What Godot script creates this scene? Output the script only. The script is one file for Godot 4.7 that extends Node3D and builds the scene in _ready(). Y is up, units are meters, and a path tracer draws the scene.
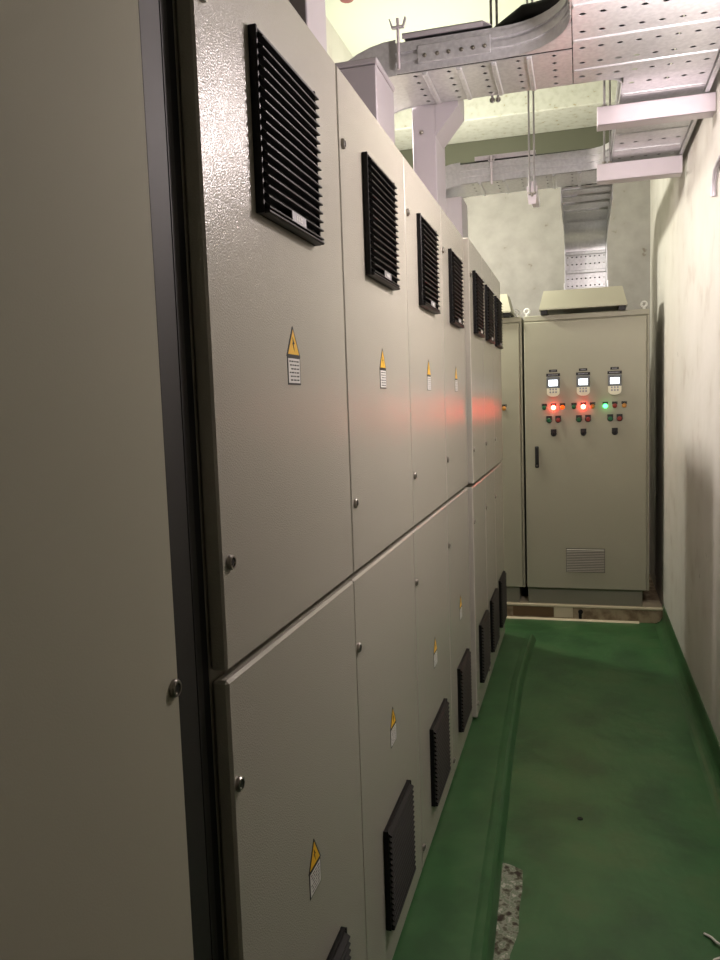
extends Node3D

# ---------------------------------------------------------------- measures
const WALL_X := 0.51          # inner face of the right wall
const LEFT_X := -1.47         # inner face of the left wall
const FAR_Z := -6.4           # inner face of the far wall
const BACK_Z := 1.6
const FLOOR_Y := -0.04
const CEIL_Y := 3.8
const TRAY_Y := 2.62
const ROW_X := -0.505         # carcass front of the cabinet row
const FC_Z := -5.335          # face of the control cabinets

var M := {}
var used := {}
var cache := {}
var rng := RandomNumberGenerator.new()

# ---------------------------------------------------------------- helpers
func numbered(called: String) -> String:
	if not used.has(called):
		used[called] = 0
		return called
	used[called] += 1
	return "%s_%03d" % [called, used[called]]

func tag(o: Node, label: String, category: String, group := "", kind := "") -> void:
	o.set_meta("label", label)
	if category != "":
		o.set_meta("category", category)
	if group != "":
		o.set_meta("group", group)
	if kind != "":
		o.set_meta("kind", kind)

func thing(called: String, label: String, category: String, at := Vector3.ZERO, group := "") -> Node3D:
	var o := Node3D.new()
	o.name = numbered(called)
	add_child(o, true)
	o.position = at
	tag(o, label, category, group)
	return o

func mb() -> SurfaceTool:
	var st := SurfaceTool.new()
	st.begin(Mesh.PRIMITIVE_TRIANGLES)
	return st

func obj(called: String, mesh: Mesh, mat: Material, parent: Node = null, at := Vector3.ZERO) -> MeshInstance3D:
	var o := MeshInstance3D.new()
	o.mesh = mesh
	o.material_override = mat
	o.position = at
	if parent == null:
		o.name = numbered(called)
		add_child(o, true)
	else:
		o.name = called
		parent.add_child(o, true)
	return o

func struct(called: String, mesh: Mesh, mat: Material, at := Vector3.ZERO) -> MeshInstance3D:
	var o := obj(called, mesh, mat, null, at)
	o.set_meta("kind", "structure")
	return o

func tri(st: SurfaceTool, a: Vector3, b: Vector3, c: Vector3, na: Vector3, nb: Vector3, nc: Vector3) -> void:
	var g := (b - a).cross(c - a)
	if g.dot(na + nb + nc) > 0.0:      # front faces run clockwise
		var t := b; b = c; c = t
		var tn := nb; nb = nc; nc = tn
	st.set_normal(na); st.add_vertex(a)
	st.set_normal(nb); st.add_vertex(b)
	st.set_normal(nc); st.add_vertex(c)

func poly(st: SurfaceTool, p: Array, n: Vector3) -> void:
	for i in range(1, p.size() - 1):
		tri(st, p[0], p[i], p[i + 1], n, n, n)

func face(st: SurfaceTool, p: Array, centre: Vector3) -> void:   # one flat face of a convex body
	var n: Vector3 = (p[1] - p[0]).cross(p[2] - p[0]).normalized()
	var m := Vector3.ZERO
	for q in p:
		m += q
	m /= p.size()
	if n.dot(m - centre) < 0.0:
		n = -n
	poly(st, p, n)

# chamfered box between two corners
func box(st: SurfaceTool, lo: Vector3, hi: Vector3, b := 0.0) -> void:
	var c := (lo + hi) * 0.5
	var h := (hi - lo) * 0.5
	b = minf(b, minf(h.x, minf(h.y, h.z)) * 0.9)
	for ax in 3:
		var u := (ax + 1) % 3
		var v := (ax + 2) % 3
		for s in [-1.0, 1.0]:
			var p := []
			for k in [[-1, -1], [1, -1], [1, 1], [-1, 1]]:
				var q := Vector3.ZERO
				q[ax] = s * h[ax]
				q[u] = k[0] * (h[u] - b)
				q[v] = k[1] * (h[v] - b)
				p.append(c + q)
			face(st, p, c)
	if b <= 0.0:
		return
	for ax in 3:
		var u := (ax + 1) % 3
		var v := (ax + 2) % 3
		for su in [-1.0, 1.0]:
			for sv in [-1.0, 1.0]:
				var p := []
				for k in [[-1, 0], [1, 0], [1, 1], [-1, 1]]:
					var q := Vector3.ZERO
					q[ax] = k[0] * (h[ax] - b)
					q[u] = su * (h[u] - (b if k[1] == 0 else 0.0))
					q[v] = sv * (h[v] - (0.0 if k[1] == 0 else b))
					p.append(c + q)
				face(st, p, c)
	for sx in [-1.0, 1.0]:
		for sy in [-1.0, 1.0]:
			for sz in [-1.0, 1.0]:
				var s := Vector3(sx, sy, sz)
				face(st, [c + s * Vector3(h.x, h.y - b, h.z - b), c + s * Vector3(h.x - b, h.y, h.z - b), c + s * Vector3(h.x - b, h.y - b, h.z)], c)

func boxm(lo: Vector3, hi: Vector3, b := 0.0) -> Mesh:
	var st := mb()
	box(st, lo, hi, b)
	return st.commit()

# prism of a convex or star-shaped outline (points in a plane), pushed along d
func prism(st: SurfaceTool, p: Array, d: Vector3) -> void:
	var n: Vector3 = Vector3.ZERO
	var c := Vector3.ZERO
	for q in p:
		c += q
	c /= p.size()
	for i in p.size():
		n += (p[i] - c).cross(p[(i + 1) % p.size()] - c)
	n = n.normalized()
	if n.dot(d) > 0.0:
		n = -n
	for i in p.size():
		var a: Vector3 = p[i]
		var b: Vector3 = p[(i + 1) % p.size()]
		tri(st, c, a, b, n, n, n)
		tri(st, c + d, a + d, b + d, -n, -n, -n)
		var sn := (b - a).cross(d).normalized()
		if sn.dot((a + b) * 0.5 - c) < 0.0:
			sn = -sn
		poly(st, [a, b, b + d, a + d], sn)

# round tube along a path
func tube(st: SurfaceTool, path: Array, r: float, seg := 10, caps := true) -> void:
	var rings := []
	var nrm := []
	var up := Vector3.UP
	var t0: Vector3 = (path[1] - path[0]).normalized()
	if absf(t0.dot(up)) > 0.9:
		up = Vector3.RIGHT
	var nn := (up - t0 * up.dot(t0)).normalized()
	for i in path.size():
		var t: Vector3
		if i == 0:
			t = path[1] - path[0]
		elif i == path.size() - 1:
			t = path[i] - path[i - 1]
		else:
			t = (path[i + 1] - path[i]).normalized() + (path[i] - path[i - 1]).normalized()
		t = t.normalized()
		nn = (nn - t * nn.dot(t)).normalized()
		var bb := t.cross(nn)
		var ring := []
		var rn := []
		for k in seg:
			var a := TAU * k / seg
			var d := nn * cos(a) + bb * sin(a)
			ring.append(path[i] + d * r)
			rn.append(d)
		rings.append(ring)
		nrm.append(rn)
	for i in path.size() - 1:
		for k in seg:
			var k2 := (k + 1) % seg
			tri(st, rings[i][k], rings[i][k2], rings[i + 1][k2], nrm[i][k], nrm[i][k2], nrm[i + 1][k2])
			tri(st, rings[i][k], rings[i + 1][k2], rings[i + 1][k], nrm[i][k], nrm[i + 1][k2], nrm[i + 1][k])
	if caps:
		poly(st, rings[0], (path[0] - path[1]).normalized())
		poly(st, rings[-1], (path[-1] - path[-2]).normalized())

# lathe: profile of (radius, height) points about an axis
func lathe(st: SurfaceTool, prof: Array, origin: Vector3, axis: Vector3, seg := 16) -> void:
	var u := axis.cross(Vector3.UP if absf(axis.y) < 0.9 else Vector3.RIGHT).normalized()
	var v := axis.cross(u)
	for i in prof.size() - 1:
		var a: Vector2 = prof[i]
		var b: Vector2 = prof[i + 1]
		var e := (b - a)
		if e.length() < 1e-7:
			continue
		var en := Vector2(e.y, -e.x).normalized()      # outward when the profile runs up the axis
		for k in seg:
			var d0 := u * cos(TAU * k / seg) + v * sin(TAU * k / seg)
			var d1 := u * cos(TAU * (k + 1) / seg) + v * sin(TAU * (k + 1) / seg)
			var n0 := (d0 * en.x + axis * en.y).normalized()
			var n1 := (d1 * en.x + axis * en.y).normalized()
			var p00 := origin + d0 * a.x + axis * a.y
			var p10 := origin + d1 * a.x + axis * a.y
			var p01 := origin + d0 * b.x + axis * b.y
			var p11 := origin + d1 * b.x + axis * b.y
			if b.x > 1e-6:
				tri(st, p00, p01, p11, n0, n0, n1)
			if a.x > 1e-6:
				tri(st, p00, p11, p10, n0, n1, n1)

# a bar of rectangular section along a path: s along the fixed side, n along side x tangent
func sweep(st: SurfaceTool, path: Array, side: Vector3, s0: float, s1: float, n0: float, n1: float) -> void:
	var N := []
	for i in path.size():
		var t: Vector3
		if i == 0:
			t = (path[1] - path[0]).normalized()
		elif i == path.size() - 1:
			t = (path[i] - path[i - 1]).normalized()
		else:
			t = ((path[i + 1] - path[i]).normalized() + (path[i] - path[i - 1]).normalized()).normalized()
		N.append(side.cross(t).normalized())
	for i in path.size() - 1:
		var a: Vector3 = path[i]
		var b: Vector3 = path[i + 1]
		var na: Vector3 = N[i]
		var nb: Vector3 = N[i + 1]
		for q in [[s0, -1.0], [s1, 1.0]]:
			var n: Vector3 = side * q[1]
			poly(st, [a + side * q[0] + na * n0, a + side * q[0] + na * n1, b + side * q[0] + nb * n1, b + side * q[0] + nb * n0], n)
		for q in [[n0, -1.0], [n1, 1.0]]:
			var p0: Vector3 = a + side * s0 + na * q[0]
			var p1: Vector3 = a + side * s1 + na * q[0]
			var p2: Vector3 = b + side * s1 + nb * q[0]
			var p3: Vector3 = b + side * s0 + nb * q[0]
			tri(st, p0, p1, p2, na * q[1], na * q[1], nb * q[1])
			tri(st, p0, p2, p3, na * q[1], nb * q[1], nb * q[1])
	for e in [[0, 1], [path.size() - 1, path.size() - 2]]:
		var a: Vector3 = path[e[0]]
		var na: Vector3 = N[e[0]]
		poly(st, [a + side * s0 + na * n0, a + side * s1 + na * n0, a + side * s1 + na * n1, a + side * s0 + na * n1], (path[e[0]] - path[e[1]]).normalized())

func arc(c: Vector3, u: Vector3, v: Vector3, r: float, a0: float, a1: float, n: int) -> Array:
	var p := []
	for i in n + 1:
		var a := deg_to_rad(lerpf(a0, a1, float(i) / n))
		p.append(c + (u * cos(a) + v * sin(a)) * r)
	return p

# perforated sheet: nu x nv cells with a slot in each (along u), t thick along w
func perforated(st: SurfaceTool, o: Vector3, u: Vector3, v: Vector3, nu: int, nv: int, pu: float, pv: float, sl: float, sw: float, t: float) -> void:
	var w := u.cross(v).normalized()
	for i in nu:
		for j in nv:
			var a := o + u * (pu * i) + v * (pv * j)
			var out := [a, a + u * pu, a + u * pu + v * pv, a + v * pv]
			var x0 := (pu - sl) * 0.5
			var y0 := (pv - sw) * 0.5
			var e := sw * 0.5
			var hole := [a + u * x0 + v * (y0 + e), a + u * (x0 + e) + v * y0, a + u * (x0 + sl - e) + v * y0, a + u * (x0 + sl) + v * (y0 + e), a + u * (x0 + sl - e) + v * (y0 + sw), a + u * (x0 + e) + v * (y0 + sw)]
			for s in [0.0, 1.0]:
				var d: Vector3 = w * (t * s)
				var n: Vector3 = w if s > 0.5 else -w
				var O := []
				var H := []
				for q in out:
					O.append(q + d)
				for q in hole:
					H.append(q + d)
				for f in [[O[0], O[1], H[2], H[1]], [O[1], O[2], H[3]], [O[1], H[3], H[2]], [O[2], H[4], H[3]], [O[2], O[3], H[5], H[4]], [O[3], H[0], H[5]], [O[3], O[0], H[0]], [O[0], H[1], H[0]]]:
					poly(st, f, n)
			for k in 6:
				var p: Vector3 = hole[k]
				var q: Vector3 = hole[(k + 1) % 6]
				poly(st, [p, q, q + w * t, p + w * t], w.cross(q - p).normalized())

# ---------------------------------------------------------------- materials
func noise_tex(freq: float, stops: Array, seed_n: int, size := 512, oct := 5, kind := FastNoiseLite.TYPE_SIMPLEX_SMOOTH) -> NoiseTexture2D:
	var n := FastNoiseLite.new()
	n.noise_type = kind
	n.seed = seed_n
	n.frequency = freq
	n.fractal_octaves = oct
	var g := Gradient.new()
	var off := PackedFloat32Array()
	var col := PackedColorArray()
	for s in stops:
		off.append(s[0])
		col.append(s[1])
	g.offsets = off
	g.colors = col
	var t := NoiseTexture2D.new()
	t.width = size
	t.height = size
	t.seamless = true
	t.noise = n
	t.color_ramp = g
	return t

func bump_tex(freq: float, seed_n: int, strength: float, size := 512, oct := 2) -> NoiseTexture2D:
	var n := FastNoiseLite.new()
	n.noise_type = FastNoiseLite.TYPE_SIMPLEX_SMOOTH
	n.seed = seed_n
	n.frequency = freq
	n.fractal_octaves = oct
	var t := NoiseTexture2D.new()
	t.width = size
	t.height = size
	t.seamless = true
	t.noise = n
	t.as_normal_map = true
	t.bump_strength = strength
	return t

func mat(c: Color, rough: float, metal := 0.0) -> StandardMaterial3D:
	var m := StandardMaterial3D.new()
	m.albedo_color = c
	m.roughness = rough
	m.metallic = metal
	return m

func tri_planar(m: StandardMaterial3D, scale: float) -> StandardMaterial3D:
	m.uv1_triplanar = true
	m.uv1_world_triplanar = true
	m.uv1_scale = Vector3.ONE * scale
	return m

func glow(c: Color, energy: float) -> StandardMaterial3D:
	var m := mat(c, 0.3)
	m.emission_enabled = true
	m.emission = c
	m.emission_energy_multiplier = energy
	return m

func make_materials() -> void:
	var peel := bump_tex(0.09, 3, 2.2, 512, 2)
	# powder-coated sheet: pebble grey, fine orange peel, semi-gloss
	var d := mat(Color(0.68, 0.668, 0.62), 0.22)
	d.normal_enabled = true
	d.normal_texture = peel
	d.normal_scale = 0.55
	M.door = tri_planar(d, 6.0)
	var nb := mat(Color(0.68, 0.675, 0.60), 0.7)
	nb.metallic_specular = 0.3
	nb.normal_enabled = true
	nb.normal_texture = peel
	nb.normal_scale = 0.1
	M.near = tri_planar(nb, 6.0)
	var fc := mat(Color(0.61, 0.598, 0.525), 0.42)
	fc.normal_enabled = true
	fc.normal_texture = peel
	fc.normal_scale = 0.3
	M.panel = tri_planar(fc, 6.0)
	M.carcass = mat(Color(0.60, 0.58, 0.53), 0.5)
	M.plinth_grey = mat(Color(0.50, 0.49, 0.43), 0.55)
	M.grille_back = mat(Color(0.30, 0.30, 0.25), 0.6)
	M.gasket = mat(Color(0.03, 0.03, 0.03), 0.8)
	M.black = mat(Color(0.06, 0.06, 0.064), 0.42)
	M.black.metallic_specular = 0.35
	M.black2 = mat(Color(0.06, 0.06, 0.062), 0.5)
	M.rubber = mat(Color(0.045, 0.045, 0.05), 0.55)
	M.chrome = mat(Color(0.62, 0.60, 0.57), 0.28, 1.0)
	M.silver = mat(Color(0.58, 0.58, 0.60), 0.35, 0.6)
	M.yellow = mat(Color(0.94, 0.74, 0.16), 0.5)
	M.paper = mat(Color(0.86, 0.86, 0.84), 0.55)
	M.ink = mat(Color(0.05, 0.05, 0.05), 0.6)
	var gal := mat(Color(1, 1, 1), 0.30, 0.55)
	gal.albedo_texture = noise_tex(0.02, [[0.25, Color(0.73, 0.73, 0.745)], [0.5, Color(0.755, 0.755, 0.765)], [0.75, Color(0.78, 0.78, 0.79)]], 5, 512, 4)
	M.galv = tri_planar(gal, 4.0)
	M.duct = tri_planar(mat(Color(0.66, 0.64, 0.66), 0.45, 0.25), 4.0)
	M.strut = mat(Color(0.76, 0.73, 0.75), 0.4, 0.3)
	M.rod = mat(Color(0.55, 0.54, 0.54), 0.4, 0.3)
	M.copper = mat(Color(0.50, 0.20, 0.15), 0.5, 0.4)
	# green floor paint
	var fl := mat(Color(1, 1, 1), 0.42)
	fl.albedo_texture = noise_tex(0.004, [[0.2, Color(0.16, 0.31, 0.17)], [0.45, Color(0.19, 0.355, 0.195)], [0.62, Color(0.205, 0.375, 0.21)], [0.8, Color(0.235, 0.375, 0.215)]], 11, 1024, 5)
	fl.normal_enabled = true
	fl.normal_texture = bump_tex(0.02, 8, 3.0, 512, 4)
	fl.normal_scale = 0.25
	M.green = tri_planar(fl, 0.6)
	var fe := mat(Color(1, 1, 1), 0.36)
	fe.albedo_texture = noise_tex(0.01, [[0.25, Color(0.18, 0.325, 0.185)], [0.6, Color(0.20, 0.36, 0.205)], [0.8, Color(0.225, 0.375, 0.22)]], 12, 512, 5)
	M.green_edge = tri_planar(fe, 1.0)
	# painted plaster
	var wl := mat(Color(1, 1, 1), 0.85)
	wl.albedo_texture = noise_tex(0.006, [[0.08, Color(0.73, 0.705, 0.67)], [0.3, Color(0.772, 0.757, 0.725)], [0.55, Color(0.782, 0.767, 0.737)], [0.8, Color(0.79, 0.775, 0.748)]], 21, 1024, 5)
	wl.normal_enabled = true
	wl.normal_texture = bump_tex(0.03, 9, 4.0, 512, 4)
	wl.normal_scale = 0.07
	M.wall = tri_planar(wl, 0.5)
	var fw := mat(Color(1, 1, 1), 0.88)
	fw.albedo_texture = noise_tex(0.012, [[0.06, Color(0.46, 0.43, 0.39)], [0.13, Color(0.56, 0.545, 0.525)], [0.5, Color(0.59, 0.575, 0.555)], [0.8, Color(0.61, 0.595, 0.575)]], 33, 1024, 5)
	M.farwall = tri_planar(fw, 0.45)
	var ce := mat(Color(1, 1, 1), 0.9)
	ce.albedo_texture = noise_tex(0.03, [[0.14, Color(0.62, 0.58, 0.48)], [0.22, Color(0.71, 0.71, 0.665)], [0.6, Color(0.75, 0.75, 0.71)]], 41, 1024, 5)
	M.beam = tri_planar(ce, 0.5)
	M.ceiling = tri_planar(mat(Color(0.74, 0.76, 0.695), 0.9), 1.0)
	M.olive = tri_planar(mat(Color(0.35, 0.355, 0.295), 0.9), 1.0)  # far wall tone with the shade under the beam mixed in
	M.frame_dark = mat(Color(0.12, 0.12, 0.10), 0.6)
	# bare and stained concrete
	var co := mat(Color(1, 1, 1), 0.9)
	co.albedo_texture = noise_tex(0.02, [[0.2, Color(0.46, 0.39, 0.30)], [0.45, Color(0.56, 0.49, 0.39)], [0.7, Color(0.64, 0.58, 0.47)]], 51, 512, 5)
	M.concrete = tri_planar(co, 1.0)
	M.brown = tri_planar(mat(Color(0.40, 0.31, 0.21), 0.9), 1.0)
	M.cream = tri_planar(mat(Color(0.80, 0.75, 0.64), 0.8), 1.0)
	var pa := mat(Color(1, 1, 1), 0.9)
	pa.albedo_texture = noise_tex(0.022, [[0.2, Color(0.20, 0.17, 0.12)], [0.38, Color(0.36, 0.38, 0.30)], [0.5, Color(0.55, 0.56, 0.50)], [0.62, Color(0.40, 0.46, 0.36)], [0.75, Color(0.66, 0.66, 0.60)]], 61, 512, 5)
	M.patch = tri_planar(pa, 2.0)
	M.stain = mat(Color(0.32, 0.24, 0.13), 0.7)
	M.wire = mat(Color(0.80, 0.80, 0.76), 0.5)
	M.screen = glow(Color(0.92, 0.96, 1.0), 2.5)
	M.red_on = glow(Color(1.0, 0.20, 0.15), 90.0)
	M.red_on.albedo_color = Color(1.0, 0.35, 0.3)
	M.green_on = glow(Color(0.30, 1.0, 0.50), 5.0)
	M.amber_on = glow(Color(1.0, 0.45, 0.10), 0.45)
	M.green_off = mat(Color(0.08, 0.36, 0.22), 0.3)
	M.red_off = mat(Color(0.50, 0.14, 0.11), 0.3)
	M.amber_off = mat(Color(0.70, 0.48, 0.20), 0.3)
	M.keypad = mat(Color(0.90, 0.88, 0.79), 0.45)
	M.grey_dark = mat(Color(0.38, 0.39, 0.40), 0.45)
	M.bulb = glow(Color(1.0, 0.94, 0.93), 12.0)
	M.bulb2 = glow(Color(0.98, 1.0, 0.90), 12.0)

# ---------------------------------------------------------------- pieces of the cabinets
func slat_mesh(w: float, pitch: float, out: float) -> Mesh:   # wedge louvre: sloped face, undercut lip, along z, out along +x
	var key := "slat%.4f_%.4f" % [w, pitch]
	if cache.has(key):
		return cache[key]
	var st := mb()
	var z := -w * 0.5
	prism(st, [Vector3(0.006, pitch, z), Vector3(0.0075, pitch - 0.0005, z), Vector3(out - 0.0004, 0.0060, z), Vector3(out, 0.0053, z), Vector3(out, 0.0037, z), Vector3(out - 0.0008, 0.0029, z), Vector3(0.009, 0.0029, z), Vector3(0.006, 0.001, z)], Vector3(0, 0, w))
	cache[key] = st.commit()
	return cache[key]

func vent(parent: Node, at: Vector3, w: float, h: float, badge: bool) -> void:   # at = centre on the door face, out along +x
	var n := 17
	var st := mb()
	box(st, Vector3(0, -h * 0.5, -w * 0.5), Vector3(0.0070, h * 0.5, w * 0.5), 0.002)
	for e in [-1.0, 1.0]:
		box(st, Vector3(0, -h * 0.5, e * w * 0.5 - 0.003), Vector3(0.0135, h * 0.5, e * w * 0.5 + 0.003), 0.001)
	box(st, Vector3(0, h * 0.5 - 0.006, -w * 0.5), Vector3(0.012, h * 0.5, w * 0.5), 0.002)
	box(st, Vector3(0, -h * 0.5, -w * 0.5), Vector3(0.0215, -h * 0.5 + 0.006, w * 0.5), 0.002)
	var v := obj("vent_grille", st.commit(), M.black, parent, at)
	var pitch := (h - 0.010) / n
	var m := slat_mesh(w - 0.006, pitch, 0.0215)
	for i in n:
		obj("slat", m, M.black, v, Vector3(0, -h * 0.5 + 0.005 + pitch * i, 0))
	if badge:
		obj("badge", boxm(Vector3(0.0190, -h * 0.5 + 0.008, -0.035), Vector3(0.0216, -h * 0.5 + 0.026, 0.035), 0.001), M.silver, v)
		var b := mb()
		for q in [-0.010, 0.0, 0.010]:
			box(b, Vector3(0.0216, -h * 0.5 + 0.013, q - 0.003), Vector3(0.0219, -h * 0.5 + 0.021, q + 0.003))
		obj("badge_print", b.commit(), M.paper, v)

func lock(parent: Node, at: Vector3, r := 0.011) -> void:
	if not cache.has("lock"):
		var st := mb()
		lathe(st, [Vector2(1.0, 0.0), Vector2(1.0, 0.35), Vector2(0.86, 0.55), Vector2(0.62, 0.55), Vector2(0.58, 0.32), Vector2(0.0, 0.32)], Vector3.ZERO, Vector3.RIGHT, 18)
		cache["lock"] = st.commit()
		st = mb()
		lathe(st, [Vector2(0.40, 0.32), Vector2(0.40, 0.5), Vector2(0.0, 0.5)], Vector3.ZERO, Vector3.RIGHT, 12)
		box(st, Vector3(0.3, -0.12, -0.56), Vector3(0.48, 0.12, 0.56))
		cache["lock_pin"] = st.commit()
	var l := obj("lock", cache["lock"], M.chrome, parent, at)
	l.scale = Vector3.ONE * r
	obj("key_insert", cache["lock_pin"], M.black2, l)

func sticker(parent: Node, at: Vector3) -> void:   # warning triangle over a small text panel, in the y-z plane
	if not cache.has("st0"):
		var st := mb()
		prism(st, [Vector3(0, 0.0, 0.034), Vector3(0, 0.052, 0.001), Vector3(0, 0.052, -0.001), Vector3(0, 0.0, -0.034)], Vector3(0.0006, 0, 0))
		box(st, Vector3(0, -0.048, -0.031), Vector3(0.0006, 0.001, 0.031))
		cache["st0"] = st.commit()
		st = mb()
		prism(st, [Vector3(0.0006, 0.004, 0.027), Vector3(0.0006, 0.0465, 0.0), Vector3(0.0006, 0.004, -0.027)], Vector3(0.0003, 0, 0))
		cache["st1"] = st.commit()
		st = mb()
		box(st, Vector3(0.0006, -0.045, -0.028), Vector3(0.0009, -0.003, 0.028))
		cache["st2"] = st.commit()
		st = mb()
		var z := [[0.004, 0.034], [-0.006, 0.022], [0.001, 0.022], [-0.004, 0.009], [0.0045, 0.024], [-0.001, 0.024]]
		prism(st, [Vector3(0.0009, z[0][1], z[0][0]), Vector3(0.0009, z[1][1], z[1][0]), Vector3(0.0009, z[2][1], z[2][0])], Vector3(0.0002, 0, 0))
		prism(st, [Vector3(0.0009, z[3][1], z[3][0]), Vector3(0.0009, z[4][1], z[4][0]), Vector3(0.0009, z[5][1], z[5][0])], Vector3(0.0002, 0, 0))
		cache["st3"] = st.commit()
		st = mb()
		var r := RandomNumberGenerator.new()
		r.seed = 4
		for i in 6:
			var y := -0.008 - 0.0064 * i
			var p := -0.023
			while p < 0.018:
				var e := minf(p + r.randf_range(0.005, 0.013), 0.023)
				box(st, Vector3(0.0009, y - 0.0012, p), Vector3(0.0010, y + 0.0012, e))
				p = e + 0.003
		cache["st4"] = st.commit()
	var s := obj("warning_sticker", cache["st0"], M.ink, parent, at)
	obj("yellow_triangle", cache["st1"], M.yellow, s)
	obj("text_panel", cache["st2"], M.paper, s)
	obj("bolt_symbol", cache["st3"], M.ink, s)
	obj("text_lines", cache["st4"], M.ink, s)

func row_cabinet(label: String, z0: float, z1: float, front: float, with_sticker: bool, vw: float, badge: bool, step := 0.0) -> Node3D:
	var w := z0 - z1
	var c := thing("switchgear_cabinet", label, "electrical cabinet", Vector3(ROW_X, 0, (z0 + z1) * 0.5), "row of switchgear cabinets")
	var h := w * 0.5
	obj("body", boxm(Vector3(-0.58, 0.0, -h + 0.001), Vector3(0.0, 2.145, h - 0.001), 0.002), M.carcass, c)
	var f := front - ROW_X
	obj("door", boxm(Vector3(0.0015, 1.084, -h + 0.0028), Vector3(f, 2.148, h - 0.0028), 0.0035), M.door, c)
	obj("door", boxm(Vector3(0.0015, 0.012, -h + 0.0028), Vector3(f - step, 1.070 - step * 0.3, h - 0.0028), 0.0045), M.door, c)
	vent(c, Vector3(f, 1.886, 0.0 if with_sticker else -0.012), vw, 0.276, badge)
	vent(c, Vector3(f - step, 0.262 if with_sticker else 0.275, 0.0 if with_sticker else -0.02), vw, 0.262 if with_sticker else 0.275, false)
	if with_sticker:
		sticker(c, Vector3(f, 1.536, 0))
		sticker(c, Vector3(f - step, 0.607, 0))
	for y in [1.996, 1.235]:
		lock(c, Vector3(f, y, h - 0.028))
	for y in [0.913, 0.075]:
		lock(c, Vector3(f - step, y, h - 0.020))
	return c

# ---------------------------------------------------------------- cable trays
func rail_shape(st: SurfaceTool, path: Array, s: float, h := 0.104) -> void:  # s: +1/-1 = which way is outward
	var a := func(n0: float, n1: float): return [minf(n0 * s, n1 * s), maxf(n0 * s, n1 * s)]
	for q in [[0.0, h, -0.002, 0.0], [0.0, 0.022, 0.0, 0.003], [0.036, 0.056, 0.0, 0.009], [0.070, 0.090, 0.0, 0.009], [h - 0.014, h, 0.0, 0.004], [h - 0.003, h, -0.016, 0.0]]:
		var n: Array = a.call(q[2], q[3])
		sweep(st, path, Vector3.UP, q[0], q[1], n[0], n[1])

func bolts(parent: Node, pts: Array, axis: Vector3, r := 0.007) -> void:
	if not cache.has("bolt"):
		var st := mb()
		lathe(st, [Vector2(1.5, 0.0), Vector2(1.5, 0.2), Vector2(0.95, 0.25), Vector2(0.9, 0.8), Vector2(0.5, 1.05), Vector2(0.0, 1.1)], Vector3.ZERO, Vector3.UP, 8)
		cache["bolt"] = st.commit()
	for p in pts:
		var b := obj("bolt", cache["bolt"], M.chrome, parent, p)
		b.scale = Vector3.ONE * r
		b.quaternion = Quaternion(Vector3.UP, axis)

func rod(called: String, label: String, x: float, z: float, y0: float, y1: float, r := 0.005) -> void:
	var t := thing(called, label, "rod", Vector3(x, y0, z), "threaded hanger rods of the cable trays")
	var st := mb()
	tube(st, [Vector3.ZERO, Vector3(0, y1 - y0, 0)], r, 8)
	obj("shank", st.commit(), M.rod, t)
	st = mb()
	lathe(st, [Vector2(0.011, 0.0), Vector2(0.011, 0.010), Vector2(0.006, 0.012)], Vector3(0, 0.004, 0), Vector3.UP, 6)
	obj("nut", st.commit(), M.chrome, t)

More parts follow.
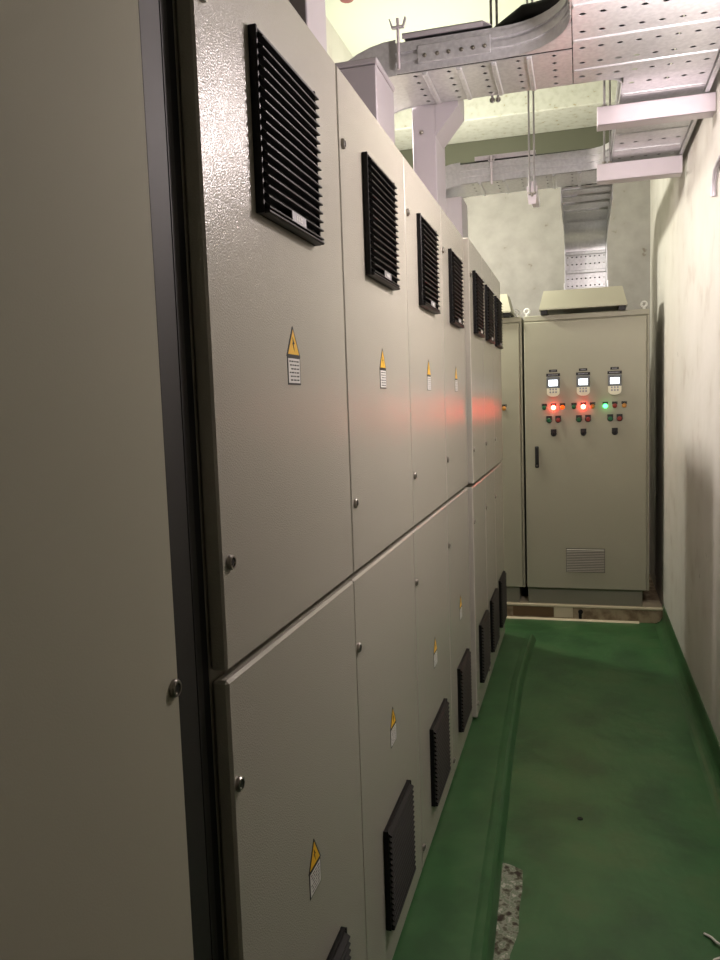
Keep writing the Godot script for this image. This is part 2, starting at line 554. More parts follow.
func _ready() -> void:
	# ------------------------------------------------------------ camera, sky, lights, exposure
	var cam := Camera3D.new()
	cam.name = "camera"
	cam.transform = Transform3D(Basis(Vector3(0.96249367, -0.0341298, -0.26914883), Vector3(0.00695881, 0.99483501, -0.10126633), Vector3(0.27121488, 0.09559525, 0.9577599)).orthonormalized(), Vector3(0, 1.45, 0))
	cam.fov = rad_to_deg(2.0 * atan(480.0 / 785.0))
	cam.near = 0.02
	add_child(cam)
	cam.current = true
	var we := WorldEnvironment.new()
	we.name = "environment"
	var env := Environment.new()
	env.background_mode = Environment.BG_COLOR
	env.background_color = Color(0, 0, 0)
	env.tonemap_mode = Environment.TONE_MAPPER_LINEAR
	env.tonemap_exposure = 1.0
	env.sdfgi_enabled = true
	env.ssao_enabled = true
	env.ssil_enabled = true
	we.environment = env
	add_child(we)
	rng.seed = 7
	make_materials()

	# ------------------------------------------------------------ room shell
	struct("floor", boxm(Vector3(LEFT_X - 0.15, FLOOR_Y - 0.15, FAR_Z - 0.15), Vector3(WALL_X + 0.15, FLOOR_Y, BACK_Z + 0.15)), M.green)
	struct("ceiling", boxm(Vector3(LEFT_X - 0.15, CEIL_Y, FAR_Z - 0.15), Vector3(WALL_X + 0.15, CEIL_Y + 0.15, BACK_Z + 0.15)), M.ceiling)
	struct("wall_right", boxm(Vector3(WALL_X, FLOOR_Y, FAR_Z - 0.15), Vector3(WALL_X + 0.15, CEIL_Y, BACK_Z + 0.15)), M.wall)
	struct("wall_left", boxm(Vector3(LEFT_X - 0.15, FLOOR_Y, FAR_Z - 0.15), Vector3(LEFT_X, CEIL_Y, BACK_Z + 0.15)), M.wall)
	struct("wall_far", boxm(Vector3(LEFT_X, FLOOR_Y, FAR_Z - 0.15), Vector3(WALL_X, CEIL_Y, FAR_Z)), M.farwall)
	struct("wall_back", boxm(Vector3(LEFT_X, FLOOR_Y, BACK_Z), Vector3(WALL_X, CEIL_Y, BACK_Z + 0.15)), M.wall)
	struct("shade_band_4", boxm(Vector3(LEFT_X, 3.08, FAR_Z), Vector3(WALL_X, 3.47, FAR_Z + 0.006), 0.002), M.olive)     # shaded strip of far wall under the beam, shade put into the colour
	struct("trim_1", boxm(Vector3(LEFT_X, 3.47, FAR_Z), Vector3(WALL_X, CEIL_Y, -5.92), 0.008), M.beam)     # ceiling beam at the far wall
	# painted skirting along the right wall, with a small cove at its foot
	var st := mb()
	box(st, Vector3(WALL_X - 0.006, FLOOR_Y, FC_Z), Vector3(WALL_X, 0.092, BACK_Z), 0.003)
	var cove := [Vector3(WALL_X, FLOOR_Y, FC_Z)]
	for i in 7:
		var a := PI * 0.5 * i / 6.0
		cove.append(Vector3(WALL_X - 0.006 - 0.05 * (1.0 - sin(a)), FLOOR_Y + 0.05 * (1.0 - cos(a)), FC_Z))
	prism(st, cove, Vector3(0, 0, BACK_Z - FC_Z))
	struct("baseboard_right", st.commit(), M.green_edge)
	# raised painted plinth under the cabinet row
	st = mb()
	var edge := [[1.55, -0.235], [0.0, -0.235], [-1.0, -0.238], [-1.9, -0.243], [-2.6, -0.27], [-3.2, -0.292], [-4.0, -0.310], [-4.5, -0.302], [-4.86, -0.288]]
	for i in edge.size() - 1:
		var z0: float = edge[i][0]
		var z1: float = edge[i + 1][0]
		var a: float = edge[i][1]
		var b: float = edge[i + 1][1]
		var prof := [Vector2(0.012, FLOOR_Y), Vector2(0.004, -0.022), Vector2(-0.004, -0.006), Vector2(-0.016, 0.0035), Vector2(-0.034, 0.002), Vector2(-0.046, 0.0)]
		for k in prof.size() - 1:
			var q: Vector2 = prof[k]
			var r: Vector2 = prof[k + 1]
			var n := Vector3(r.y - q.y, q.x - r.x, 0).normalized()
			poly(st, [Vector3(a + q.x, q.y, z0), Vector3(b + q.x, q.y, z1), Vector3(b + r.x, r.y, z1), Vector3(a + r.x, r.y, z0)], n)
		poly(st, [Vector3(a - 0.046, 0, z0), Vector3(b - 0.046, 0, z1), Vector3(LEFT_X, 0, z1), Vector3(LEFT_X, 0, z0)], Vector3.UP)
	poly(st, [Vector3(-0.276, FLOOR_Y, -4.86), Vector3(-0.292, -0.006, -4.86), Vector3(-0.334, 0.0, -4.86), Vector3(LEFT_X, 0, -4.86), Vector3(LEFT_X, FLOOR_Y, -4.86)], Vector3(0, 0, -1))
	struct("trim_2", st.commit(), M.green_edge)
	# concrete base under the control cabinets: front face with cream edges, brown recess, chipped corner
	var base := struct("trim_3", boxm(Vector3(LEFT_X, FLOOR_Y, FAR_Z), Vector3(WALL_X, 0.058, FC_Z - 0.008), 0.002), M.concrete)
	st = mb()
	box(st, Vector3(LEFT_X, 0.048, FC_Z - 0.2), Vector3(0.505, 0.067, FC_Z + 0.004), 0.004)
	obj("top_edge", st.commit(), M.cream, base)
	st = mb()
	prism(st, [Vector3(LEFT_X, FLOOR_Y, FC_Z - 0.01), Vector3(LEFT_X, FLOOR_Y, FC_Z + 0.012), Vector3(LEFT_X, FLOOR_Y + 0.012, FC_Z)], Vector3(0.36 - LEFT_X, 0, 0))
	obj("mortar_line", st.commit(), M.cream, base)
	obj("brown_panel", boxm(Vector3(-0.455, -0.022, FC_Z - 0.009), Vector3(-0.185, 0.044, FC_Z - 0.004), 0.002), M.brown, base)
	obj("chipped_patch", boxm(Vector3(-0.183, -0.024, FC_Z - 0.009), Vector3(-0.06, 0.047, FC_Z - 0.003), 0.003), M.cream, base)
	st = mb()
	lathe(st, [Vector2(0.016, 0.0), Vector2(0.016, 0.008), Vector2(0.009, 0.010), Vector2(0.0, 0.010)], Vector3(-0.01, 0.02, FC_Z - 0.008), Vector3.BACK, 10)
	box(st, Vector3(-0.022, -0.03, FC_Z - 0.009), Vector3(-0.002, 0.01, FC_Z - 0.004), 0.002)
	obj("anchor", st.commit(), M.gasket, base)

	build_row()
	build_control_cabinets()
	build_trays()
	drop_cables()
	build_lamps()
	build_small_things()

# ---------------------------------------------------------------- cabinet row
func build_row() -> void:
	# big blank cabinet beside the camera
	var c := thing("switchgear_cabinet", "big plain grey cabinet nearest the camera, one blank full-height door with a single round lock", "electrical cabinet", Vector3(ROW_X, 0, -0.5), "row of switchgear cabinets")
	obj("body", boxm(Vector3(-0.58, 0.0, -0.434), Vector3(-0.012, 2.145, 0.43), 0.002), M.carcass, c)
	obj("door", boxm(Vector3(-0.0105, 0.012, -0.372), Vector3(0.012, 2.148, 0.425), 0.009), M.near, c)
	lock(c, Vector3(0.012, 1.105, -0.352), 0.0115)
	obj("frame_edge", boxm(Vector3(-0.013, 0.0, -0.430), Vector3(0.003, 2.14, -0.378), 0.002), M.frame_dark, c)
	var L := [
		"grey two-door switchgear cabinet next to the big blank one, with the largest-looking louvred vent",
		"grey two-door switchgear cabinet standing second after the big blank one",
		"grey two-door switchgear cabinet third after the big blank one, middle of the sticker-marked five",
		"narrow grey two-door switchgear cabinet just before the step out to the deeper doors",
	]
	L[2] = "grey two-door switchgear cabinet third after the big blank one, two stickers on its doors"
	var z := [-0.971, -1.613, -2.253, -2.862, -3.43]
	for i in 4:
		var r := row_cabinet(L[i], z[i], z[i + 1], -0.478, true, 0.272 if i < 3 else 0.258, true, 0.002 if i > 0 else 0.0)
		if i == 0:
			var g := mb()
			box(g, Vector3(-0.004, 0, 0.3395), Vector3(0.0004, 2.14, 0.356))
			obj("frame_edge", g.commit(), M.frame_dark, r)
			g = mb()
			box(g, Vector3(-0.004, 0, 0.322), Vector3(0.0002, 2.14, 0.3395))
			obj("gasket", g.commit(), M.gasket, r)
	var K := [
		"grey cabinet with slightly proud doors, first of the three slim ones past the step",
		"grey slim cabinet between two alike ones at the far end of the row",
		"grey slim cabinet that ends the row, nearest the control panel",
	]
	var q := [-3.455, -3.92, -4.37, -4.83]
	for i in 3:
		row_cabinet(K[i], q[i], q[i + 1], -0.458, false, 0.275, true, 0.004)

# ---------------------------------------------------------------- control cabinets against the far wall
func pilot(parent: Node, x: float, y: float, lens: StandardMaterial3D, lit := false) -> void:
	if not cache.has("bezel"):
		var st := mb()
		lathe(st, [Vector2(0.0190, 0.0), Vector2(0.0190, 0.006), Vector2(0.0165, 0.009), Vector2(0.0148, 0.009)], Vector3.ZERO, Vector3.BACK, 16)
		box(st, Vector3(-0.018, 0.008, 0.0), Vector3(0.018, 0.028, 0.010), 0.001)
		cache["bezel"] = st.commit()
		st = mb()
		lathe(st, [Vector2(0.0148, 0.004), Vector2(0.0148, 0.015), Vector2(0.012, 0.019), Vector2(0.006, 0.021), Vector2(0.0, 0.0215)], Vector3.ZERO, Vector3.BACK, 16)
		cache["lens"] = st.commit()
	var b := obj("pilot_lamp", cache["bezel"], M.black2, parent, Vector3(x, y, 0))
	obj("lens", cache["lens"], lens, b)

func control_cabinet(called: String, label: String, x0: float, x1: float, full: bool) -> void:
	var t := thing(called, label, "electrical cabinet", Vector3((x0 + x1) * 0.5, 0.067, FC_Z), "control cabinets at the far wall")
	var h := (x1 - x0) * 0.5
	var cx := (x0 + x1) * 0.5
	obj("plinth", boxm(Vector3(-h + 0.01, 0.0, -0.60), Vector3(h - 0.04, 0.112, -0.018), 0.002), M.plinth_grey, t)
	obj("body", boxm(Vector3(-h + 0.005, 0.110, -0.62), Vector3(h, 1.922, -0.012), 0.004), M.panel, t)
	obj("top_frame", boxm(Vector3(-h + 0.005, 1.886, -0.015), Vector3(h, 1.922, 0.0), 0.004), M.panel, t)
	obj("door", boxm(Vector3(-h + 0.006, 0.112, -0.010), Vector3(h - 0.016, 1.880, 0.010), 0.005), M.panel, t)
	obj("side_frame", boxm(Vector3(h - 0.013, 0.112, -0.012), Vector3(h, 1.885, 0.004), 0.002), M.panel, t)
	# rain hood on two black blocks
	var st := mb()
	var a := -0.285 if full else -0.21
	var b := 0.258 if full else 0.325
	var hc := Vector3((a + b) * 0.5, 2.0, -0.25)
	var lo4 := [Vector3(a, 1.950, 0.045), Vector3(b, 1.950, 0.045), Vector3(b, 1.950, -0.30), Vector3(a, 1.950, -0.30)]
	var mi4 := [Vector3(a, 1.958, 0.045), Vector3(b, 1.958, 0.045), Vector3(b, 1.958, -0.30), Vector3(a, 1.958, -0.30)]
	var hi4 := [Vector3(a + 0.028, 2.076, -0.005), Vector3(b - 0.028, 2.076, -0.005), Vector3(b - 0.028, 2.076, -0.27), Vector3(a + 0.028, 2.076, -0.27)]
	face(st, lo4, hc)
	face(st, hi4, hc)
	for k in 4:
		var k2 := (k + 1) % 4
		face(st, [lo4[k], lo4[k2], mi4[k2], mi4[k]], hc)
		face(st, [mi4[k], mi4[k2], hi4[k2], hi4[k]], hc)
	var hood := obj("hood", st.commit(), M.panel, t)
	for x in [a + 0.03, b - 0.03]:
		for zz in [-0.01, -0.25]:
			obj("spacer_block", boxm(Vector3(x - 0.022, 1.921, zz - 0.03), Vector3(x + 0.022, 1.953, zz + 0.035), 0.003), M.black2, hood)
	# lifting eyes
	for x in [-h + 0.025, h - 0.03]:
		st = mb()
		tube(st, arc(Vector3(x, 1.955, -0.03), Vector3.RIGHT, Vector3.UP, 0.016, 0, 360, 14), 0.0065, 6, false)
		tube(st, [Vector3(x, 1.920, -0.03), Vector3(x, 1.942, -0.03)], 0.009, 8)
		obj("lifting_eye", st.commit(), M.paper, t)
	# handle
	var hx := -0.2815 - cx if full else -0.25
	var hd := obj("handle", boxm(Vector3(hx - 0.012, 0.925, 0.010), Vector3(hx + 0.012, 1.068, 0.020), 0.004), M.black2, t)
	obj("lever", boxm(Vector3(hx - 0.007, 0.955, 0.020), Vector3(hx + 0.007, 1.06, 0.028), 0.003), M.rubber, hd)
	st = mb()
	lathe(st, [Vector2(0.007, 0.0), Vector2(0.006, 0.003), Vector2(0.0, 0.003)], Vector3(hx, 0.939, 0.020), Vector3.BACK, 10)
	obj("key_cylinder", st.commit(), M.chrome, hd)
	if not full:
		pilot(t, -0.492 - cx, 1.324, M.amber_off)
		return
	# louvred air outlet low on the door
	var lo := Vector3(-0.101 - cx, 0.225, 0.010)
	var hi := Vector3(0.147 - cx, 0.386, 0.012)
	var v := obj("louvre_panel", boxm(lo, hi, 0.0), M.grille_back, t)
	st = mb()
	for r in 14:
		var y := lo.y + 0.004 + r * 0.0111
		prism(st, [Vector3(lo.x + 0.004, y, 0.012), Vector3(lo.x + 0.004, y + 0.0065, 0.012), Vector3(lo.x + 0.004, y + 0.001, 0.017)], Vector3(hi.x - lo.x - 0.008, 0, 0))
	var lv := obj("louvre", st.commit(), M.carcass, v)
	lv.set_meta("kind", "stuff")
	# three groups of controls
	var gx := [-0.172, 0.0165, 0.211]
	var set_a := [
		[[M.green_off, M.red_on, M.amber_on], "red"],
		[[M.green_off, M.red_on, M.amber_off], "red"],
		[[M.green_on, M.red_off, M.amber_off], "green"],
	]
	for i in 3:
		var x: float = gx[i] - cx
		var dy := 0.004 * (i - 1)
		var p1 := obj("label_plate", boxm(Vector3(x - 0.026, 1.551, 0.010), Vector3(x + 0.026, 1.567, 0.012), 0.0008), M.ink, t)
		var p2 := obj("label_plate", boxm(Vector3(x - 0.044, 1.523, 0.010), Vector3(x + 0.044, 1.542, 0.012), 0.0008), M.ink, t)
		st = mb()
		for k in 4:
			box(st, Vector3(x - 0.014 + k * 0.008, 1.556, 0.012), Vector3(x - 0.009 + k * 0.008, 1.562, 0.0124))
		obj("lettering", st.commit(), M.silver, p1)
		st = mb()
		for k in 8:
			box(st, Vector3(x - 0.032 + k * 0.008, 1.529, 0.012), Vector3(x - 0.027 + k * 0.008, 1.536, 0.0124))
		obj("lettering", st.commit(), M.silver, p2)
		# display unit: grey head with screen, cream keypad with a rounded foot
		var du := obj("display_unit", boxm(Vector3(x - 0.042, 1.444, 0.010), Vector3(x + 0.042, 1.520, 0.026), 0.005), M.grey_dark, t)
		obj("screen", boxm(Vector3(x - 0.028, 1.460, 0.026), Vector3(x + 0.028, 1.500, 0.0268), 0.0), M.screen, du)
		st = mb()
		var o := [Vector3(x - 0.040, 1.446, 0.010), Vector3(x + 0.040, 1.446, 0.010)]
		for k in 9:
			var an := PI * k / 8.0
			o.append(Vector3(x + 0.040 * cos(an) * (1.0 if k in [0, 8] else 0.96), 1.412 - 0.022 * sin(an), 0.010))
		prism(st, o, Vector3(0, 0, 0.020))
		obj("keypad", st.commit(), M.keypad, du)
		st = mb()
		for r in 2:
			for k in 3:
				lathe(st, [Vector2(0.006, 0.030), Vector2(0.006, 0.032), Vector2(0.0, 0.0325)], Vector3(x - 0.018 + k * 0.018, 1.438 - r * 0.018, 0.0), Vector3.BACK, 8)
		obj("keys", st.commit(), M.silver, du)
		for k in 3:
			pilot(t, x - 0.058 + 0.058 * k, 1.320, set_a[i][0][k])
		for k in 2:
			var pb := obj("push_button", cached_button(), M.black2, t, Vector3(x - 0.028 + 0.057 * k, 1.238, 0.010))
			obj("button_cap", cache["cap"], [M.green_off, M.red_off][k], pb)
		var sw := obj("selector_switch", cached_button(), M.black2, t, Vector3(x, 1.150, 0.010))
		obj("knob", boxm(Vector3(-0.0035, -0.011, 0.008), Vector3(0.0035, 0.011, 0.024), 0.002), M.black, sw)
	# the lit lamps really light the door and the cabinet fronts
	for q in [[-0.172, M.red_on.emission, 0.003], [0.0165, M.red_on.emission, 0.003], [0.153, M.green_on.emission, 0.001]]:
		var om := OmniLight3D.new()
		om.name = "pilot_light"
		om.position = Vector3(q[0], 1.387, FC_Z + 0.040)
		om.light_color = q[1]
		om.light_energy = q[2]
		om.light_size = 0.010
		om.omni_range = 8.0
		om.omni_attenuation = 2.0
		om.shadow_enabled = true
		add_child(om, true)

func cached_button() -> Mesh:
	if not cache.has("button"):
		var st := mb()
		lathe(st, [Vector2(0.019, 0.0), Vector2(0.019, 0.005), Vector2(0.0165, 0.008), Vector2(0.0, 0.008)], Vector3.ZERO, Vector3.BACK, 16)
		box(st, Vector3(-0.018, 0.008, 0.0), Vector3(0.018, 0.028, 0.009), 0.001)
		cache["button"] = st.commit()
		st = mb()
		lathe(st, [Vector2(0.0140, 0.008), Vector2(0.0140, 0.013), Vector2(0.012, 0.0145), Vector2(0.0, 0.0145)], Vector3.ZERO, Vector3.BACK, 16)
		cache["cap"] = st.commit()
	return cache["button"]

func build_control_cabinets() -> void:
	control_cabinet("control_cabinet", "beige control cabinet with three displays, coloured pilot lamps and a black handle", -0.362, 0.421, true)
	control_cabinet("control_cabinet", "beige cabinet half hidden behind the end of the row, beside the control panel", -1.15, -0.370, false)

# ---------------------------------------------------------------- cable trays, ducts, struts, cables
func build_trays() -> void:
	var Y := TRAY_Y
	# cross tray nearer the camera
	var A := thing("cable_tray", "galvanised cross tray that runs from the cabinet tops, the one nearer the camera", "cable tray", Vector3(0, Y, -3.03), "overhead cable trays")
	var o := Vector3(0, -Y, 3.03)
	var st := mb()
	perforated(st, o + Vector3(-0.625, Y, -3.187), Vector3.RIGHT, Vector3.BACK, 5, 5, 0.121, 0.062, 0.022, 0.022, 0.002)
	var bend := arc(o + Vector3(-0.625, Y - 0.25, -3.03), Vector3.UP, Vector3.LEFT, 0.25, 0, 90, 10)
	bend.append(o + Vector3(-0.875, 2.15, -3.03))
	sweep(st, bend, Vector3.BACK, -0.157, 0.157, 0.0, 0.002)
	obj("tray_bed", st.commit(), M.galv, A)
	for i in 4:
		obj("cross_rib", boxm(o + Vector3(-0.535 + 0.121 * i, Y - 0.010, -3.18), o + Vector3(-0.517 + 0.121 * i, Y + 0.001, -2.885), 0.003), M.galv, A)
	st = mb()
	var near_path := [o + Vector3(-0.625, Y, -2.87), o + Vector3(-0.27, Y, -2.87)]
	near_path.append_array(arc(o + Vector3(-0.25, Y, -2.64), Vector3.FORWARD, Vector3.RIGHT, 0.23, 0, 90, 10))
	rail_shape(st, near_path, -1.0)
	obj("side_rail", st.commit(), M.galv, A)
	st = mb()
	var far_path := [o + Vector3(-0.625, Y, -3.19), o + Vector3(0.08, Y, -3.19)]
	far_path.append_array(arc(o + Vector3(0.09, Y, -3.26), Vector3.BACK, Vector3.RIGHT, 0.07, 0, 90, 6))
	rail_shape(st, far_path, 1.0)
	obj("side_rail", st.commit(), M.galv, A)
	for zz in [-2.87, -3.19]:
		st = mb()
		var pc := []
		for r in [0.245, 0.367]:
			var q := arc(o + Vector3(-0.625, Y - 0.25, zz), Vector3.UP, Vector3.LEFT, r, 0, 90, 12)
			if r > 0.3:
				q.reverse()
			pc.append(q)
		for i in 12:
			var a0: Vector3 = pc[0][i]
			var a1: Vector3 = pc[0][i + 1]
			var b0: Vector3 = pc[1][12 - i]
			var b1: Vector3 = pc[1][11 - i]
			prism(st, [a0, a1, b1, b0], Vector3(0, 0, 0.003))
		obj("bend_rail", st.commit(), M.galv, A)
	# the corner plate in the near fillet
	st = mb()
	var ar := arc(o + Vector3(-0.25, Y, -2.64), Vector3.FORWARD, Vector3.RIGHT, 0.23, 0, 90, 10)
	for i in 10:
		prism(st, [o + Vector3(-0.02, Y, -2.87), ar[i], ar[i + 1]], Vector3(0, 0.002, 0))
	obj("corner_plate", st.commit(), M.galv, A)
	var pl := obj("splice_plate", boxm(o + Vector3(-0.545, Y + 0.022, -2.868), o + Vector3(-0.29, Y + 0.082, -2.857), 0.002), M.galv, A)
	bolts(pl, [o + Vector3(-0.52, Y + 0.045, -2.857), o + Vector3(-0.475, Y + 0.045, -2.857), o + Vector3(-0.435, Y + 0.045, -2.857), o + Vector3(-0.39, Y + 0.045, -2.857), o + Vector3(-0.35, Y + 0.045, -2.857), o + Vector3(-0.31, Y + 0.045, -2.857)], Vector3.BACK, 0.005)
	st = mb()
	prism(st, [o + Vector3(-0.60, Y + 0.128, -2.86), o + Vector3(-0.315, Y + 0.128, -2.86), o + Vector3(-0.29, Y + 0.128, -2.90), o + Vector3(-0.29, Y + 0.128, -3.20), o + Vector3(-0.60, Y + 0.128, -3.20)], Vector3(0, 0.003, 0))
	box(st, o + Vector3(-0.60, Y + 0.113, -2.863), o + Vector3(-0.315, Y + 0.131, -2.860))
	obj("cover", st.commit(), M.duct, A)

	# cross tray further back
	var B := thing("cable_tray", "galvanised cross tray above the control cabinet, the one further back", "cable tray", Vector3(0, Y, -4.52), "overhead cable trays")
	o = Vector3(0, -Y, 4.52)
	st = mb()
	perforated(st, o + Vector3(-0.62, Y, -4.655), Vector3.RIGHT, Vector3.BACK, 6, 4, 0.13, 0.066, 0.020, 0.018, 0.002)
	bend = arc(o + Vector3(-0.62, Y - 0.25, -4.52), Vector3.UP, Vector3.LEFT, 0.25, 0, 90, 8)
	bend.append(o + Vector3(-0.87, 2.15, -4.52))
	sweep(st, bend, Vector3.BACK, -0.135, 0.135, 0.0, 0.002)
	obj("tray_bed", st.commit(), M.galv, B)
	for i in 5:
		obj("cross_rib", boxm(o + Vector3(-0.527 + 0.13 * i, Y - 0.010, -4.652), o + Vector3(-0.508 + 0.13 * i, Y + 0.001, -4.392), 0.003), M.galv, B)
	st = mb()
	near_path = [o + Vector3(-0.62, Y, -4.40), o + Vector3(0.01, Y, -4.385)]
	near_path.append_array(arc(o + Vector3(0.03, Y, -4.255), Vector3.FORWARD, Vector3.RIGHT, 0.13, 0, 90, 8))
	rail_shape(st, near_path, -1.0)
	obj("side_rail", st.commit(), M.galv, B)
	st = mb()
	rail_shape(st, [o + Vector3(-0.62, Y, -4.665), o + Vector3(0.464, Y, -4.665)], 1.0)
	obj("side_rail", st.commit(), M.galv, B)
	for zz in [-4.40, -4.665]:
		st = mb()
		for i in 12:
			var c := o + Vector3(-0.62, Y - 0.25, zz)
			var p := []
			for e in [[0.245, i], [0.245, i + 1], [0.367, i + 1], [0.367, i]]:
				var an := deg_to_rad(90.0 * e[1] / 12.0)
				p.append(c + Vector3(-sin(an), cos(an), 0) * e[0])
			prism(st, p, Vector3(0, 0, 0.003))
		obj("bend_rail", st.commit(), M.galv, B)
	st = mb()
	ar = arc(o + Vector3(0.03, Y, -4.255), Vector3.FORWARD, Vector3.RIGHT, 0.13, 0, 90, 8)
	for i in 8:
		prism(st, [o + Vector3(0.16, Y, -4.385), ar[i], ar[i + 1]], Vector3(0, 0.002, 0))
	obj("corner_plate", st.commit(), M.galv, B)
	st = mb()
	box(st, o + Vector3(-0.54, Y + 0.130, -4.67), o + Vector3(-0.22, Y + 0.134, -4.385))
	box(st, o + Vector3(-0.54, Y + 0.112, -4.390), o + Vector3(-0.22, Y + 0.134, -4.386))
	obj("cover", st.commit(), M.duct, B)

	# long tray along the right wall
	var Lg := thing("cable_tray", "wide perforated tray running lengthwise over the aisle along the wall", "cable tray", Vector3(0.22, Y, -1.8), "overhead cable trays")
	o = Vector3(-0.22, -Y, 1.8)
	st = mb()
	perforated(st, o + Vector3(-0.017, Y, -3.186), Vector3.RIGHT, Vector3.BACK, 8, 34, 0.0604, 0.1225, 0.026, 0.018, 0.002)
	perforated(st, o + Vector3(0.162, Y, -4.662), Vector3.RIGHT, Vector3.BACK, 5, 12, 0.0612, 0.1229, 0.026, 0.018, 0.002)
	obj("tray_bed", st.commit(), M.galv, Lg)
	for i in 17:
		obj("cross_rib", boxm(o + Vector3(-0.015, Y - 0.006, -3.075 + 0.245 * i), o + Vector3(0.463, Y + 0.001, -3.055 + 0.245 * i), 0.002), M.galv, Lg)
	for i in 6:
		obj("cross_rib", boxm(o + Vector3(0.165, Y - 0.006, -4.60 + 0.245 * i), o + Vector3(0.463, Y + 0.001, -4.58 + 0.245 * i), 0.002), M.galv, Lg)
	st = mb()
	rail_shape(st, [o + Vector3(0.472, Y - 0.012, 0.95), o + Vector3(0.472, Y - 0.012, -4.665)], -1.0, 0.129)
	box(st, o + Vector3(0.470, Y - 0.014, -4.665), o + Vector3(0.487, Y - 0.010, 0.95), 0.001)
	obj("side_rail", st.commit(), M.galv, Lg)
	st = mb()
	rail_shape(st, [o + Vector3(-0.02, Y, -2.634), o + Vector3(-0.02, Y, 0.95)], -1.0)
	obj("side_rail", st.commit(), M.galv, Lg)
	st = mb()
	rail_shape(st, [o + Vector3(0.16, Y, -4.248), o + Vector3(0.16, Y, -3.268)], -1.0)
	obj("side_rail", st.commit(), M.galv, Lg)

	# drop tray that turns down to the control cabinet
	var D := thing("cable_tray", "galvanised tray that drops from the overhead trays behind the control cabinet hood", "cable tray", Vector3(0.04, 2.0, -5.75), "overhead cable trays")
	o = Vector3(-0.04, -2.0, 5.75)
	st = mb()
	perforated(st, o + Vector3(-0.095, Y - 0.004, -5.56), Vector3.RIGHT, Vector3.BACK, 9, 11, 0.030, 0.0815, 0.014, 0.008, 0.002)
	var dp := [o + Vector3(0.04, Y - 0.004, -5.56)]
	dp.append_array(arc(o + Vector3(0.04, Y - 0.194, -5.56), Vector3.UP, Vector3.FORWARD, 0.19, 0, 90, 10))
	sweep(st, dp, Vector3.RIGHT, -0.135, 0.135, 0.0, 0.002)
	perforated(st, o + Vector3(-0.095, 1.996, -5.75), Vector3.RIGHT, Vector3.UP, 9, 9, 0.030, 0.0488, 0.014, 0.009, 0.002)
	obj("tray_bed", st.commit(), M.galv, D)
	for zz in [-4.72, -4.88, -5.06, -5.26]:
		obj("cross_rib", boxm(o + Vector3(-0.093, Y - 0.016, zz - 0.022), o + Vector3(0.173, Y - 0.002, zz + 0.022), 0.005), M.galv, D)
	for y in [2.435, 2.31, 2.19, 2.11]:
		obj("cross_rib", boxm(o + Vector3(-0.093, y - 0.012, -5.752), o + Vector3(0.173, y + 0.012, -5.736), 0.004), M.galv, D)
	for s in [-1.0, 1.0]:
		st = mb()
		var x: float = 0.04 + s * 0.137
		var pth := [o + Vector3(x, Y - 0.004, -4.67), o + Vector3(x, Y - 0.004, -5.56)]
		var q := arc(o + Vector3(x, Y - 0.194, -5.56), Vector3.UP, Vector3.FORWARD, 0.19, 0, 90, 10)
		q.remove_at(0)
		pth.append_array(q)
		pth.append(o + Vector3(x, 1.996, -5.75))
		sweep(st, pth, Vector3.RIGHT, -0.002, 0.002, -0.085, 0.012)
		obj("side_rail", st.commit(), M.galv, D)
	var jp := obj("joint_plate", boxm(o + Vector3(-0.105, 2.13, -5.738), o + Vector3(-0.098, 2.23, -5.66), 0.001), M.galv, D)
	bolts(jp, [o + Vector3(-0.105, 2.15, -5.70), o + Vector3(-0.105, 2.21, -5.70)], Vector3.LEFT, 0.006)
	jp = obj("joint_plate", boxm(o + Vector3(0.178, 2.13, -5.738), o + Vector3(0.185, 2.23, -5.66), 0.001), M.galv, D)
	bolts(jp, [o + Vector3(0.185, 2.15, -5.70), o + Vector3(0.185, 2.21, -5.70)], Vector3.RIGHT, 0.006)

	# sheet-metal risers on the cabinet tops
	riser("painted cable riser on the cabinet top nearest the camera", Vector3(-0.85, 2.15, -2.02), Vector3(-0.62, 3.0, -1.865), false)
	riser("short grey cable riser with a lipped lid where the nearer cross tray starts", Vector3(-0.86, 2.15, -2.79), Vector3(-0.62, 2.548, -2.54), true)
	riser("tall grey riser standing under the nearer cross tray, flared at its top", Vector3(-0.64, 2.15, -3.42), Vector3(-0.545, 2.68, -3.20), false, true)
	riser("grey riser under the end of the cross tray further back", Vector3(-0.74, 2.15, -4.66), Vector3(-0.62, 2.57, -4.44), false)

	# struts that carry the long tray
	strut("pale steel strut under the long tray, right behind the nearer cross tray", Vector3(0.075, 2.532, -3.495), Vector3(WALL_X, 2.604, -3.42))
	strut("grey steel strut under the long tray, just before the cross tray further back", Vector3(0.09, 2.520, -4.31), Vector3(0.485, 2.604, -4.235))
	# a cantilever foot seen end-on under the further cross tray
	var f := thing("tray_support", "small steel channel seen end-on below the cross tray further back", "bracket", Vector3(-0.235, 2.47, -4.5))
	st = mb()
	prism(st, [Vector3(-0.028, 0.075, 0.21), Vector3(0.028, 0.075, 0.21), Vector3(0.018, -0.015, 0.21), Vector3(-0.018, -0.015, 0.21)], Vector3(0, 0, 0.004))
	box(st, Vector3(-0.02, 0.06, -0.2), Vector3(0.02, 0.10, 0.21), 0.003)
	obj("channel", st.commit(), M.strut, f)
	bolts(f, [Vector3(0.0, 0.03, 0.214)], Vector3.BACK, 0.006)

	# hanger rods
	rod("hanger_rod", "hanger rod of the pair before the further cross tray, nearer the cabinet row", -0.247, -4.285, 2.50, CEIL_Y)
	rod("hanger_rod", "hanger rod of the pair before the further cross tray, nearer the long tray", -0.222, -4.285, 2.50, CEIL_Y)
	rod("hanger_rod", "hanger rod of the pair behind the nearer cross tray, beside the cabinet row", -0.322, -3.21, 2.60, CEIL_Y)
	rod("hanger_rod", "hanger rod of the pair behind the nearer cross tray, towards the long tray", -0.300, -3.21, 2.60, CEIL_Y)
